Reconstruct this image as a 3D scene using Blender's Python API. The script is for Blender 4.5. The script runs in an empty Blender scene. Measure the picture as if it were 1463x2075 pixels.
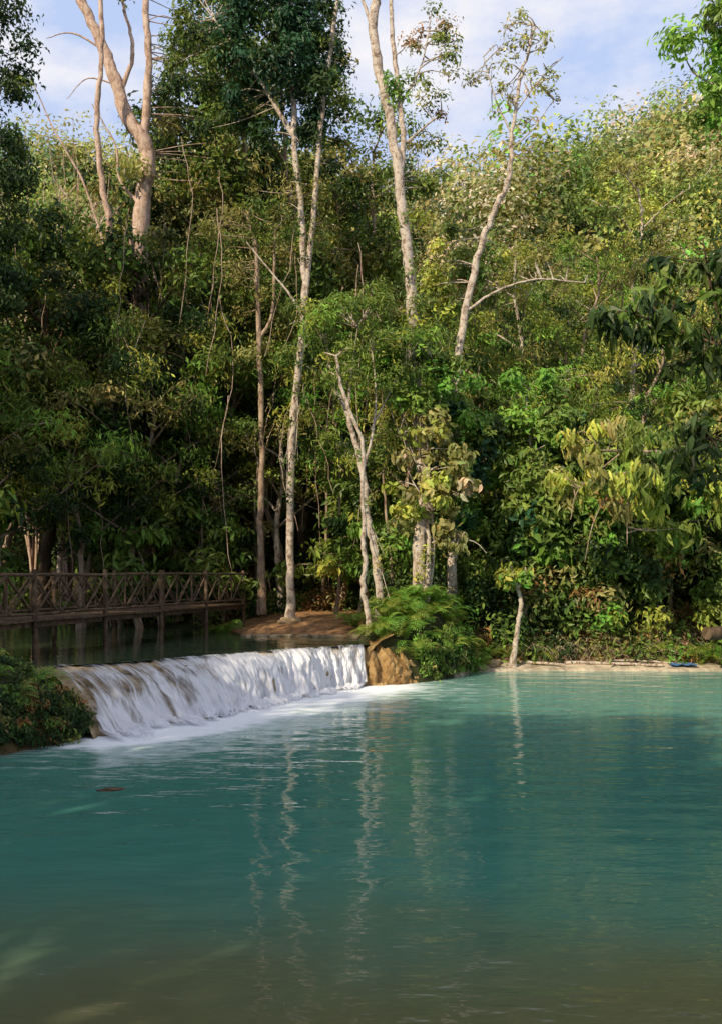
import bpy, math, random
import numpy as np
from mathutils import Vector
R = np.random.default_rng(7)
random.seed(7)
scene = bpy.context.scene
COL = scene.collection

# ------------------------------------------------------------------ helpers
def tag(o, label=None, category=None, kind=None, group=None):
    if label: o["label"] = label
    if category: o["category"] = category
    if kind: o["kind"] = kind
    if group: o["group"] = group
    return o

def norm(v):
    return v / np.maximum(np.linalg.norm(v, axis=-1, keepdims=True), 1e-9)

class Buf:
    def __init__(s):
        s.v = []; s.c = []; s.f = []; s.n = 0
    def add(s, v, f, c=(1, 1, 1)):
        v = np.asarray(v, float); f = np.asarray(f, int)
        c = np.asarray(c, float)
        if c.ndim == 1: c = np.tile(c, (len(v), 1))
        s.v.append(v); s.c.append(c); s.f.append(f + s.n); s.n += len(v)
    def mesh(s, name, mat, smooth=False, origin=(0, 0, 0)):
        me = bpy.data.meshes.new(name)
        v = np.concatenate(s.v) - np.array(origin); c = np.concatenate(s.c)
        loops = np.concatenate([f.ravel() for f in s.f])
        tot = np.concatenate([np.full(len(f), f.shape[1]) for f in s.f])
        st = np.concatenate([[0], np.cumsum(tot)[:-1]])
        me.vertices.add(len(v)); me.vertices.foreach_set("co", v.ravel().astype(np.float32))
        me.loops.add(len(loops)); me.loops.foreach_set("vertex_index", loops.astype(np.int32))
        me.polygons.add(len(tot)); me.polygons.foreach_set("loop_start", st.astype(np.int32))
        me.polygons.foreach_set("loop_total", tot.astype(np.int32))
        me.polygons.foreach_set("use_smooth", np.full(len(tot), smooth))
        me.update(calc_edges=True)
        a = me.attributes.new("tint", 'FLOAT_COLOR', 'POINT')
        a.data.foreach_set("color", np.hstack([c, np.ones((len(c), 1))]).ravel().astype(np.float32))
        me.materials.append(mat)
        return me
    def obj(s, name, mat, smooth=False, origin=(0, 0, 0), parent=None):
        o = bpy.data.objects.new(name, s.mesh(name, mat, smooth, origin))
        COL.objects.link(o)
        if parent is not None: o.parent = parent
        else: o.location = origin
        return o

_T = np.random.default_rng(99).random((256, 256))
def vn(x, y, s=0):
    x = np.asarray(x, float) + 37.3 * s + 1000; y = np.asarray(y, float) + 17.7 * s + 1000
    xi = np.floor(x).astype(int); yi = np.floor(y).astype(int)
    fx = x - xi; fy = y - yi; fx = fx*fx*(3-2*fx); fy = fy*fy*(3-2*fy)
    g = lambda a, b: _T[a % 256, b % 256]
    return (g(xi, yi)*(1-fx)+g(xi+1, yi)*fx)*(1-fy)+(g(xi, yi+1)*(1-fx)+g(xi+1, yi+1)*fx)*fy
def fbm(x, y, s=0, o=4):
    r = 0; a = .5
    for i in range(o):
        r = r + a*vn(x*2**i, y*2**i, s+i); a *= .5
    return r

def spline(pts, n=6):
    p = np.array(pts, float)
    if len(p) < 3:
        t = np.linspace(0, 1, n+1)[:, None]; return p[0]*(1-t)+p[-1]*t
    q = np.vstack([2*p[0]-p[1], p, 2*p[-1]-p[-2]])
    out = []
    for i in range(1, len(q)-2):
        for t in np.linspace(0, 1, n, endpoint=False):
            a, b, c, d = q[i-1], q[i], q[i+1], q[i+2]
            out.append(.5*((2*b)+(-a+c)*t+(2*a-5*b+4*c-d)*t*t+(-a+3*b-3*c+d)*t**3))
    out.append(p[-1])
    return np.array(out)

def tube(buf, pts, r0, r1, sides=8, n=5, c=(1, 1, 1), wob=0.0, rng=R, flare=0):
    P = spline(pts, n); m = len(P)
    if wob: P[1:-1] += rng.normal(0, wob, (m-2, 3))
    T = norm(np.gradient(P, axis=0))
    up = np.array([0.31, 0.87, 0.12]); 
    if abs(T[0] @ norm(up)) > .9: up = np.array([1., 0, .1])
    A = norm(np.cross(T, up)); B = np.cross(T, A)
    t = np.linspace(0, 1, m)
    rad = r0*(1-t)+r1*t
    if flare: rad = rad*(1+flare*np.exp(-t*m/2.0))
    ang = np.linspace(0, 2*math.pi, sides, endpoint=False)
    lump = 1+.3*(vn(t[:, None]*m*.9, ang[None, :]*1.2+P[0, 0]*3) - .5)*(1 if sides > 6 else 0)
    V = P[:, None]+rad[:, None, None]*lump[..., None]*(A[:, None]*np.cos(ang)[None, :, None]+B[:, None]*np.sin(ang)[None, :, None])
    idx = np.arange(m*sides).reshape(m, sides)
    a = idx[:-1]; b = idx[1:]
    f = np.stack([a, np.roll(a, -1, 1), np.roll(b, -1, 1), b], -1).reshape(-1, 4)
    buf.add(V.reshape(-1, 3), f, c)
    if sides > 3:
        buf.add(V[-1], np.arange(sides)[None, :], c)
        buf.add(V[0], np.arange(sides)[::-1][None, :], c)
    return P

def leaves(buf, pos, nrm, size, col, w=.45, droop=.3, k=4, rng=R):
    N = len(pos)
    n = norm(nrm); a = rng.normal(0, 1, (N, 3)); a -= n*(a*n).sum(1, keepdims=True); a = norm(a)
    a[:, 2] -= droop; a = norm(a)
    s = norm(np.cross(n, a)); n2 = np.cross(a, s)
    sz = np.asarray(size).reshape(-1, 1)*np.ones((N, 1))
    if k == 4:
        V = np.stack([pos, pos+a*sz*.45+s*sz*w*.5+n2*sz*.06, pos+a*sz-n2*sz*.12, pos+a*sz*.5-s*sz*w*.5+n2*sz*.06], 1)
    else:
        V = np.stack([pos, pos+a*sz*.28+s*sz*w*.42+n2*sz*.05, pos+a*sz*.66+s*sz*w*.4-n2*sz*.02, pos+a*sz-n2*sz*.22,
                      pos+a*sz*.66-s*sz*w*.4-n2*sz*.02, pos+a*sz*.28-s*sz*w*.42+n2*sz*.05], 1)
    f = np.arange(N*k).reshape(N, k)
    c = np.repeat(col, k, 0)
    buf.add(V.reshape(-1, 3), f, c)

def clumps(buf, C, rad, n, cols, size=.2, w=.45, droop=.3, k=4, rng=R, shell=.5, jitter=.2):
    m = len(C); C = np.asarray(C); rad = np.asarray(rad)
    n = np.broadcast_to(n, (m,)).astype(int)
    id = np.repeat(np.arange(m), n); N = len(id)
    d = rng.normal(0, 1, (N, 3)); d[:, 2] += .35; d = norm(d)
    ph = id*1.7
    lump = 1+.22*np.sin(d[:, 0]*5+ph)+.2*np.sin(d[:, 1]*6+ph*2)*np.cos(d[:, 2]*5+ph)
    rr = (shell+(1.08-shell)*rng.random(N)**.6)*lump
    pos = C[id]+d*rad[id]*rr[:, None]
    nr = d*1.0+np.array([-.25, -.3, .45])+rng.normal(0, .36, (N, 3))
    col = cols[id]*(1+rng.normal(0, jitter, (N, 1)))
    col[:, 0] *= 1+rng.normal(0, .1, N)
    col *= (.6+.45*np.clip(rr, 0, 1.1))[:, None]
    sz = size if np.ndim(size) == 0 else np.asarray(size)[id]
    leaves(buf, pos, nr, sz*(.6+.8*rng.random(N)), np.clip(col, .004, 1), w, droop, k, rng)

PAL = dict(dark=[(.026, .062, .016), (.040, .080, .022), (.060, .098, .025)],
           blue=[(.026, .08, .036), (.036, .105, .046)],
           mid=[(.12, .20, .038), (.155, .23, .045), (.19, .255, .05)],
           yel=[(.39, .43, .075), (.45, .46, .095), (.32, .38, .065)],
           olive=[(.30, .28, .085), (.26, .26, .08), (.36, .33, .12)],
           bright=[(.17, .36, .055), (.24, .42, .07)],
           tan=[(.58, .46, .32), (.50, .41, .26), (.6, .52, .40)],
           rust=[(.34, .18, .065), (.28, .16, .06)])
def pick(m, mix, rng=R):
    names = list(mix); p = np.array([mix[k] for k in names], float); p /= p.sum()
    ch = rng.choice(len(names), m, p=p)
    out = np.array([PAL[names[i]][rng.integers(len(PAL[names[i]]))] for i in ch])
    return out*(1+rng.normal(0, .12, (m, 1)))

# ------------------------------------------------------------------ materials
def newmat(name):
    m = bpy.data.materials.new(name); m.use_nodes = True
    nt = m.node_tree; nt.nodes.clear()
    return m, nt, nt.nodes.new, nt.links.new
def leafmat(name, tr=.3, rough=.45):
    m, nt, N, L = newmat(name)
    out = N('ShaderNodeOutputMaterial'); at = N('ShaderNodeAttribute'); at.attribute_name = "tint"
    p = N('ShaderNodeBsdfPrincipled'); p.inputs['Roughness'].default_value = rough
    p.inputs['Specular IOR Level'].default_value = .3
    t = N('ShaderNodeBsdfTranslucent'); mx = N('ShaderNodeMixShader'); mx.inputs[0].default_value = tr
    g = N('ShaderNodeMix'); g.data_type = 'RGBA'; g.blend_type = 'MULTIPLY'; g.inputs[0].default_value = 1
    g.inputs[7].default_value = (1.5, 1.4, .7, 1)
    L(at.outputs['Color'], p.inputs['Base Color']); L(at.outputs['Color'], g.inputs[6]); L(g.outputs[2], t.inputs['Color'])
    L(p.outputs[0], mx.inputs[1]); L(t.outputs[0], mx.inputs[2]); L(mx.outputs[0], out.inputs[0])
    return m
def ramp(N, stops):
    r = N('ShaderNodeValToRGB'); e = r.color_ramp.elements
    e[0].position, e[0].color = stops[0][0], (*stops[0][1], 1)
    e[1].position, e[1].color = stops[-1][0], (*stops[-1][1], 1)
    for p, c in stops[1:-1]:
        x = e.new(p); x.color = (*c, 1)
    return r
def noisy(name, stops, scale=3, stretch=(1, 1, 1), rough=.9, bump=.4, tint=False, detail=8, bdist=.05, spec=.2, nr=.65):
    m, nt, N, L = newmat(name)
    out = N('ShaderNodeOutputMaterial'); p = N('ShaderNodeBsdfPrincipled'); p.inputs['Roughness'].default_value = rough
    p.inputs['Specular IOR Level'].default_value = spec
    tc = N('ShaderNodeTexCoord'); mp = N('ShaderNodeMapping'); mp.inputs['Scale'].default_value = stretch
    no = N('ShaderNodeTexNoise'); no.inputs['Scale'].default_value = scale; no.inputs['Detail'].default_value = detail
    no.inputs['Roughness'].default_value = nr
    rp = ramp(N, stops); b = N('ShaderNodeBump'); b.inputs['Strength'].default_value = bump; b.inputs['Distance'].default_value = bdist
    L(tc.outputs['Object'], mp.inputs[0]); L(mp.outputs[0], no.inputs[0]); L(no.outputs[0], rp.inputs[0])
    c = rp.outputs[0]
    if tint:
        at = N('ShaderNodeAttribute'); at.attribute_name = "tint"
        g = N('ShaderNodeMix'); g.data_type = 'RGBA'; g.blend_type = 'MULTIPLY'; g.inputs[0].default_value = 1
        L(c, g.inputs[6]); L(at.outputs['Color'], g.inputs[7]); c = g.outputs[2]
    L(c, p.inputs['Base Color']); L(no.outputs[0], b.inputs['Height']); L(b.outputs[0], p.inputs['Normal']); L(p.outputs[0], out.inputs[0])
    return m
M_leaf = leafmat("leaf_green")
M_barkpale = noisy("bark_pale", [(.38, (.09, .06, .035)), (.45, (.30, .21, .15)), (.5, (.58, .48, .39)), (.58, (.7, .62, .53)), (.64, (.36, .28, .21))], 5.5, (1, 1, .7), bump=1, nr=.9)
M_barkpink = noisy("bark_pinkish", [(.36, (.14, .08, .055)), (.45, (.38, .25, .18)), (.54, (.6, .44, .35)), (.68, (.66, .53, .44))], 5, (1, 1, .45), bump=1, nr=.85)
M_barktan = noisy("bark_tan", [(.36, (.08, .05, .03)), (.45, (.26, .17, .11)), (.54, (.44, .33, .24)), (.68, (.54, .44, .34))], 5, (1, 1, .45), bump=1, nr=.85)
M_barkdark = noisy("bark_dark", [(.3, (.03, .02, .012)), (.55, (.12, .08, .05)), (.7, (.25, .18, .12))], 4, (1, 1, .4), bump=.9, nr=.75)
M_wood = noisy("weathered_wood", [(.3, (.035, .022, .013)), (.52, (.11, .072, .044)), (.75, (.21, .15, .10))], 6, (1, 1, 1), bump=.5)
M_ground = noisy("soil", [(.3, (.4, .37, .33)), (.55, (.95, .95, .95)), (.75, (1.4, 1.3, 1.2))], 3.2, bump=1, tint=True, bdist=.15)
M_tufa = noisy("travertine", [(.34, (.09, .06, .028)), (.5, (.28, .19, .09)), (.68, (.48, .37, .22))], 2.6, (1, 1, 2), bump=1, rough=.6, bdist=.1, spec=.5)
M_bank = noisy("clay_bank", [(.34, (.13, .065, .022)), (.5, (.42, .25, .095)), (.68, (.60, .42, .20))], 2.4, (1, 1, .8), bump=1, bdist=.2, nr=.75)
M_stone = noisy("pale_stone", [(.3, (.20, .13, .07)), (.7, (.48, .37, .24))], 4, bump=.6)

def watermat(name, pool=True):
    m, nt, N, L = newmat(name)
    out = N('ShaderNodeOutputMaterial'); p = N('ShaderNodeBsdfPrincipled')
    p.inputs['Roughness'].default_value = .02; p.inputs['IOR'].default_value = 1.33
    tc = N('ShaderNodeTexCoord')
    at = N('ShaderNodeAttribute'); at.attribute_name = "tint"
    def nz(sc, scl, det=3):
        mp = N('ShaderNodeMapping'); mp.inputs['Scale'].default_value = scl
        n = N('ShaderNodeTexNoise'); n.inputs['Scale'].default_value = sc; n.inputs['Detail'].default_value = det
        L(tc.outputs['Object'], mp.inputs[0]); L(mp.outputs[0], n.inputs[0]); return n.outputs[0]
    n1 = nz(1.1, (.7, 1.3, 1), 1); n2 = nz(3.9, (.6, 1.6, 1), 2)
    add = N('ShaderNodeMath'); add.operation = 'MULTIPLY_ADD'; add.inputs[1].default_value = .27
    L(n2, add.inputs[0]); L(n1, add.inputs[2])
    b = N('ShaderNodeBump'); b.inputs['Strength'].default_value = .45 if pool else .2; b.inputs['Distance'].default_value = .08
    L(add.outputs[0], b.inputs['Height']); L(b.outputs[0], p.inputs['Normal'])
    if pool:
        sep = N('ShaderNodeSeparateColor'); L(at.outputs['Color'], sep.inputs[0])   # R foam, G shallow, B milky, with sunlit far tone painted in
        c1 = N('ShaderNodeMix'); c1.data_type = 'RGBA'; c1.inputs[6].default_value = (.055, .20, .155, 1); c1.inputs[7].default_value = (.19, .40, .335, 1)
        L(sep.outputs[2], c1.inputs[0])
        c2 = N('ShaderNodeMix'); c2.data_type = 'RGBA'; c2.inputs[7].default_value = (.12, .11, .05, 1)
        L(sep.outputs[1], c2.inputs[0]); L(c1.outputs[2], c2.inputs[6])
        fn = nz(2.6, (.8, 1.4, 1), 9)
        ad = N('ShaderNodeMath'); ad.operation = 'ADD'; L(fn, ad.inputs[0]); L(sep.outputs[0], ad.inputs[1])
        mr = N('ShaderNodeMapRange'); mr.inputs[1].default_value = .72; mr.inputs[2].default_value = 1.25
        L(ad.outputs[0], mr.inputs[0])
        c3 = N('ShaderNodeMix'); c3.data_type = 'RGBA'; c3.inputs[7].default_value = (.88, .9, .92, 1)
        L(mr.outputs[0], c3.inputs[0]); L(c2.outputs[2], c3.inputs[6]); L(c3.outputs[2], p.inputs['Base Color'])
        rr = N('ShaderNodeMapRange'); rr.inputs[3].default_value = .02; rr.inputs[4].default_value = .7
        L(mr.outputs[0], rr.inputs[0]); L(rr.outputs[0], p.inputs['Roughness'])
    else:
        p.inputs['Base Color'].default_value = (.06, .085, .045, 1)
    L(p.outputs[0], out.inputs[0]); return m
M_pool = watermat("pool_water"); M_up = watermat("stream_water", False)

def fallmat():
    m, nt, N, L = newmat("falling_water")
    out = N('ShaderNodeOutputMaterial'); p = N('ShaderNodeBsdfPrincipled'); p.inputs['Base Color'].default_value = (.88, .88, .92, 1)
    p.inputs['Roughness'].default_value = .35
    tl = N('ShaderNodeBsdfTranslucent'); tl.inputs[0].default_value = (.85, .87, .92, 1)
    ms = N('ShaderNodeMixShader'); ms.inputs[0].default_value = .25
    tr = N('ShaderNodeBsdfTransparent')
    uv = N('ShaderNodeAttribute'); uv.attribute_name = "tint"   # R: along, G: down, B: density
    def nz(scl, det, dist=0):
        mp = N('ShaderNodeMapping'); mp.inputs['Scale'].default_value = scl
        no = N('ShaderNodeTexNoise'); no.inputs['Scale'].default_value = 1; no.inputs['Detail'].default_value = det; no.inputs['Distortion'].default_value = dist
        L(uv.outputs['Vector'], mp.inputs[0]); L(mp.outputs[0], no.inputs[0]); return no
    no = nz((80, 3.6, 0), 6, .7); no2 = nz((18, 4.0, 0), 5, .8); no3 = nz((240, 16, 0), 3, 0)
    a = N('ShaderNodeMath'); a.operation = 'ADD'; L(no.outputs[0], a.inputs[0]); L(no2.outputs[0], a.inputs[1])
    a1 = N('ShaderNodeMath'); a1.operation = 'MULTIPLY_ADD'; a1.inputs[1].default_value = .5; L(no3.outputs[0], a1.inputs[0]); L(a.outputs[0], a1.inputs[2])
    sep = N('ShaderNodeSeparateColor'); L(uv.outputs['Color'], sep.inputs[0])
    a2 = N('ShaderNodeMath'); a2.operation = 'ADD'; L(a1.outputs[0], a2.inputs[0]); L(sep.outputs[2], a2.inputs[1])
    mr = N('ShaderNodeMapRange'); mr.inputs[1].default_value = 1.22; mr.inputs[2].default_value = 1.62
    L(a2.outputs[0], mr.inputs[0])
    mx = N('ShaderNodeMixShader'); L(mr.outputs[0], mx.inputs[0]); L(tr.outputs[0], mx.inputs[1])
    L(p.outputs[0], ms.inputs[1]); L(tl.outputs[0], ms.inputs[2]); L(ms.outputs[0], mx.inputs[2])
    b = N('ShaderNodeBump'); b.inputs['Strength'].default_value = .6; b.inputs['Distance'].default_value = .08
    L(a1.outputs[0], b.inputs['Height']); L(b.outputs[0], p.inputs['Normal'])
    L(mx.outputs[0], out.inputs[0]); return m
M_fall = fallmat()

# ------------------------------------------------------------------ terrain
CREST = spline([(-7.0, 21.3, 0), (-5.2, 22.6, 0), (-3.4, 24.4, 0), (-1.6, 26.4, 0), (0.1, 27.8, 0)], 30)[:, :2]
FOOT = spline([(-4.95, 18.5, 0), (-3.6, 20.6, 0), (-2.5, 22.7, 0), (-1.1, 25.2, 0), (0.15, 27.25, 0)], 30)[:, :2]
POOL = [(-5.2, 18.6), (-7.0, 21.3), (-5.2, 22.6), (-3.4, 24.4), (-1.6, 26.4), (0.1, 27.7), (.8, 27.7), (1.6, 28.1), (2.6, 29.2), (3.4, 31.0), (6, 31.5), (10, 31.2), (14, 31.8),
        (11, 24), (7.8, 16.5), (6.8, 12), (7.5, 3), (-9, 3), (-13, 9), (-8.3, 14.3), (-6.3, 16.7)]
BASIN = [(-7.0, 21.3), (-5.2, 22.6), (-3.4, 24.4), (-1.6, 26.4), (0.1, 27.8), (.1, 29), (-.4, 31.4), (-2, 32), (-4, 32.4), (-5.5, 36), (-12, 39), (-26, 38), (-26, 25), (-12, 23.5), (-8.4, 21.8)]
def sdf(px, py, poly):
    d = np.full(px.shape, 1e9); ins = np.zeros(px.shape, bool); n = len(poly)
    for i in range(n):
        x0, y0 = poly[i]; x1, y1 = poly[(i+1) % n]
        ex, ey = x1-x0, y1-y0
        t = np.clip(((px-x0)*ex+(py-y0)*ey)/(ex*ex+ey*ey), 0, 1)
        d = np.minimum(d, np.hypot(px-x0-t*ex, py-y0-t*ey))
        cond = (y0 > py) != (y1 > py)
        xx = x0+(py-y0)/(y1-y0 if y1 != y0 else 1e-9)*ex
        ins ^= cond & (px < xx)
    return np.where(ins, -d, d)
def sstep(a, b, x):
    t = np.clip((x-a)/(b-a), 0, 1); return t*t*(3-2*t)
def ground_h(x, y):
    x = np.asarray(x, float); y = np.asarray(y, float)
    dP = sdf(x, y, POOL); dB = sdf(x, y, BASIN)
    y0 = 43-9*sstep(1, 7, x)
    ridge = 31.5-8.0*sstep(-4, 7, x)+8.0*sstep(9, 25, x)+2.5*(fbm(x*.09, y*.02, 3)-.5)
    hill = .95*(y-y0); hill = np.where(hill > 0, hill, 0)
    hill = hill+3*(fbm(x*.12, y*.12, 5)-.5)*sstep(2, 12, hill)
    hill = np.minimum(hill, ridge)
    land = 1.65+.5*(fbm(x*.4, y*.4, 8)-.5)+hill*1.0
    land = land+.8*np.exp(-((x-1.6)**2/2.0+(y-30.4)**2/3.))
    w = np.where((x > 3.2) & (y > 25), 2.6, 1.0)
    w = np.where((x < -4) & (y < 23), 1.6, w)
    t = np.clip(dP/w, 0, 1)
    prof = np.where((x > 3.2) & (y > 25), .05+.95*t**2.2, np.sqrt(t))
    h = np.where(dP < 0, -1.3*np.clip(-dP/1.6, 0, 1), land*prof)
    slope = np.where((y > 30.5) & (x < .6), .2, 1.2)
    hb = 1.03+dB*slope+.1*(fbm(x*1.5, y*1.5, 11)-.5)+np.maximum(0, dB-4.5)*3
    k = (dB > 0) & (dP > 0)
    h = np.where(k, np.minimum(h, hb), h)
    h = np.where(dB <= 0, 1.0-.7*np.clip(-dB/1.2, 0, 1), h)
    return h
def axis(lo, a, b, hi, fine, coarse):
    return np.unique(np.concatenate([np.arange(lo, a, coarse), np.arange(a, b, fine), np.arange(b, hi+.1, coarse)]))
gx = axis(-160, -16, 16, 160, .22, 3); gy = axis(-60, 0, 44, 300, .22, 1.6)
GX, GY = np.meshgrid(gx, gy); GZ = ground_h(GX, GY)
GZ = GZ + (fbm(GX*2.2, GY*2.2, 21)-.5)*.14*(GY > 10)
n, mm = GX.shape
idx = np.arange(n*mm).reshape(n, mm)
F = np.stack([idx[:-1, :-1], idx[:-1, 1:], idx[1:, 1:], idx[1:, :-1]], -1).reshape(-1, 4)
dirt = np.array([.46, .25, .12]); sand = np.array([.62, .53, .40]); moss = np.array([.05, .055, .02]); bed = np.array([.12, .11, .05])
x, y, z = GX.ravel(), GY.ravel(), GZ.ravel()
col = np.tile(moss, (len(x), 1))
k = sstep(1.5, .8, z)*(x > 3.4)*(y > 28); col = col*(1-k[:, None])+np.array([.36, .20, .085])*k[:, None]
k = sstep(.34, .14, z)*(x > 2.9)*(y > 28); col = col*(1-k[:, None])+sand*k[:, None]
k = sstep(.6, .1, z)*(x < -4)*(y < 22); col = col*(1-k[:, None])+np.array([.2, .13, .06])*k[:, None]
k = sstep(-6, -4, x)*sstep(1.4, .4, x)*sstep(39, 36, y)*(y > 30.5); col = col*(1-k[:, None])+dirt*k[:, None]
k = (z < .95)*(sdf(x, y, BASIN) < .2)*1.; col = col*(1-k[:, None])+bed*k[:, None]
b = Buf(); b.add(np.stack([x, y, z], 1), F, col)
g = b.obj("ground", M_ground, True)
tag(g, "brown soil banks and steep hillside around the pool", "ground", "structure")

# pool
wx = np.arange(-16, 16.1, .2); wy = np.arange(-2, 34, .2)
WX, WY = np.meshgrid(wx, wy); n, mm = WX.shape
idx = np.arange(n*mm).reshape(n, mm); F = np.stack([idx[:-1, :-1], idx[:-1, 1:], idx[1:, 1:], idx[1:, :-1]], -1).reshape(-1, 4)
dist = np.full(WX.shape, 1e9)
for i in range(8, len(FOOT), 3):
    dist = np.minimum(dist, np.hypot(WX-FOOT[i, 0]-.2, WY-FOOT[i, 1]+.2))
wv = .5+1.0*fbm(WX*1.3, WY*1.3, 77)
foam = np.clip(.8*np.exp(-(dist/(1.0*wv))**2)+.45*np.exp(-(dist/(3.6*wv))**2), 0, .95)
shal = sstep(10.8, 6.4, WY+2.6*(fbm(WX*.5, WY*.5, 2)-.5))*.92
milky = np.clip(.9*sstep(13, 28, WY+WX*.15), 0, 1)*(.8+.3*(fbm(WX*.25, WY*.5, 6)-.4))+.3*np.exp(-(dist/3)**2)  # turbid water, plus far sun and sky brightness put into the colour
C = np.stack([foam, shal, np.clip(milky, 0, 1)], -1).reshape(-1, 3)
b = Buf(); b.add(np.stack([WX, WY, WX*0], -1).reshape(-1, 3), F, C)
tag(b.obj("pool_water", M_pool, True), "milky turquoise pool below the waterfall", "water", "structure")
# upper stream
up = [tuple(p) for p in CREST[::6]] + [(.9, 29), (.6, 31.6), (-2, 33.3), (-4, 34.5), (-6, 38), (-13, 42), (-28, 42), (-28, 23), (-13, 22), (-8.8, 20.7)]
b = Buf(); b.add([(a[0], a[1], 1.08) for a in up], np.arange(len(up))[None, :])
tag(b.obj("stream_water", M_up), "dark calm stream above the falls under the footbridge", "water", "structure")

# travertine ledge + waterfall
def ledge(zoff, ns, ntt, back=.8, end=1.12):
    s = np.linspace(0, 1, ns); t = np.linspace(-back, end, ntt)
    ci = np.stack([np.interp(s, np.linspace(0, 1, len(CREST)), CREST[:, i]) for i in (0, 1)], -1)
    fi = np.stack([np.interp(s, np.linspace(0, 1, len(FOOT)), FOOT[:, i]) for i in (0, 1)], -1)
    S, Tt = np.meshgrid(s, t, indexing='ij')
    dirv = norm(fi-ci)
    tp = np.clip(Tt, 0, 2)
    XY = ci[:, None]+(fi-ci)[:, None]*tp[..., None]+dirv[:, None]*np.minimum(Tt, 0)[..., None]
    pw = 2.3+1.6*(vn(S*11, S*0, 12)-.5)
    Z = 1.1*(1-tp**pw)+zoff
    return S, Tt, XY, Z, dirv
def lump(S, Tt): return (fbm(S*24, Tt*2.5, 31)-.5)*1.1*np.clip(Tt+.05, 0, 1)
def grid(b, P, col=(1, 1, 1)):
    n, m = P.shape[:2]; idx = np.arange(n*m).reshape(n, m)
    F = np.stack([idx[:-1, :-1], idx[:-1, 1:], idx[1:, 1:], idx[1:, :-1]], -1).reshape(-1, 4)
    b.add(P.reshape(-1, 3), F, col)
S, Tt, XY, Z, dv = ledge(-.07, 340, 60)
nz = lump(S, Tt)+(fbm(S*60, Tt*9, 33)-.5)*.25*np.clip(Tt+.2, 0.1, 1)
XYr = XY+dv[:, None]*(nz-.05)[..., None]
Zr = Z+nz*.14+.07*np.sin(Tt*14+4*fbm(S*8, Tt, 35))*(Tt > .1)*(Tt < 1)+(fbm(S*45, Tt*7, 36)-.5)*.16*(Tt > 0)
Zr = np.where(Tt < 0, .98+nz*.1, Zr)
b = Buf(); grid(b, np.dstack([XYr, Zr]))
tag(b.obj("travertine_ledge", M_tufa, True), "brown lumpy travertine ledge under the waterfall", "rock ledge", "structure")
S, Tt, XY, Z, dv = ledge(0, 620, 80, .2, 1.3)
nz = lump(S, Tt)
st = (vn(S*130+2*vn(S*20, Tt*3, 5), Tt*2, 41)-.5)*.10*np.clip(Tt, 0, 1)+(vn(S*45+2*vn(S*9, Tt*3, 6), Tt*2.5, 42)-.5)*.18*np.clip(Tt, 0, 1)
XYw = XY+dv[:, None]*(nz+st+.04)[..., None]
Zw = np.where(Tt < 0, 1.088+Tt*.03, Z+.02+nz*.14+st*.3)
Zw = np.maximum(Zw, .015+.22*fbm(S*60, Tt*12, 44)*sstep(1.3, .95, Tt))
thin = -.16+.38*sstep(0, .35, Tt)+.3*sstep(.6, .95, Tt)+.14*sstep(.2, .5, S)-.5*sstep(.985, 1.0, S)-.6*sstep(.035, .01, S)
thin = thin+.75*(fbm(S*19, Tt*1.8, 91)-.47)
thin = thin-.7*sstep(1.02, 1.28, Tt)
b = Buf(); grid(b, np.dstack([XYw, Zw]), np.stack([S, np.clip(Tt+.3, 0, 2)/2, thin], -1).reshape(-1, 3))
tag(b.obj("waterfall", M_fall, True), "low wide waterfall spilling white over a travertine ledge", "waterfall", "structure")

# clay bank face beside the fall
b = Buf()
u = np.linspace(0, 1, 140); v = np.linspace(0, 1, 40); U, V = np.meshgrid(u, v, indexing='ij')
path = spline([(-.05, 28.6, 0), (.1, 27.55, 0), (.7, 27.6, 0), (1.3, 28.0, 0), (1.8, 28.8, 0), (2.0, 29.8, 0)], 12)[:, :2]
bx = np.interp(u, np.linspace(0, 1, len(path)), path[:, 0]); by = np.interp(u, np.linspace(0, 1, len(path)), path[:, 1])
hh = (1.15+.15*np.sin(u*7+1)+.25*vn(u*12, u*0, 3))*(1-.6*sstep(.6, 1, u))
tx = np.gradient(bx); ty = np.gradient(by); nn = norm(np.stack([ty, -tx], -1))
off = .2*(fbm(U*16, V*3, 51)-.5)*2-.5*V**3+.2*fbm(U*36, V*10, 52)+.12*fbm(U*80, V*22, 53)
Pz = -.25+V*(hh[:, None]+.25)
Pb = np.dstack([bx[:, None]+nn[:, 0][:, None]*off-V**4*.5*nn[:, 0][:, None], by[:, None]+nn[:, 1][:, None]*off-V**4*.5*nn[:, 1][:, None], Pz])
grid(b, Pb)
tag(b.obj("clay_bank", M_bank, True), "eroded ochre clay bank face at the end of the waterfall", "bank", "structure")

# ------------------------------------------------------------------ trees
def ell(center, radii, n, rr=(.5, .9), rng=R, hollow=.4):
    d = norm(rng.normal(0, 1, (n, 3))); r = hollow+(1-hollow)*rng.random(n)**.6
    C = np.array(center)+d*np.array(radii)*r[:, None]
    q = rr[0]+(rr[1]-rr[0])*rng.random(n)
    return C, np.stack([q, q, q*.7], 1)
def along(pts, n, rr, rng, off=.12):
    P = spline(pts, 10); i = rng.integers(0, len(P), n); C = P[i]+rng.normal(0, off, (n, 3)); C[:, 1] -= off
    q = rr[0]+(rr[1]-rr[0])*rng.random(n)
    return C, np.stack([q, q, q*1.5], 1)

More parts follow.
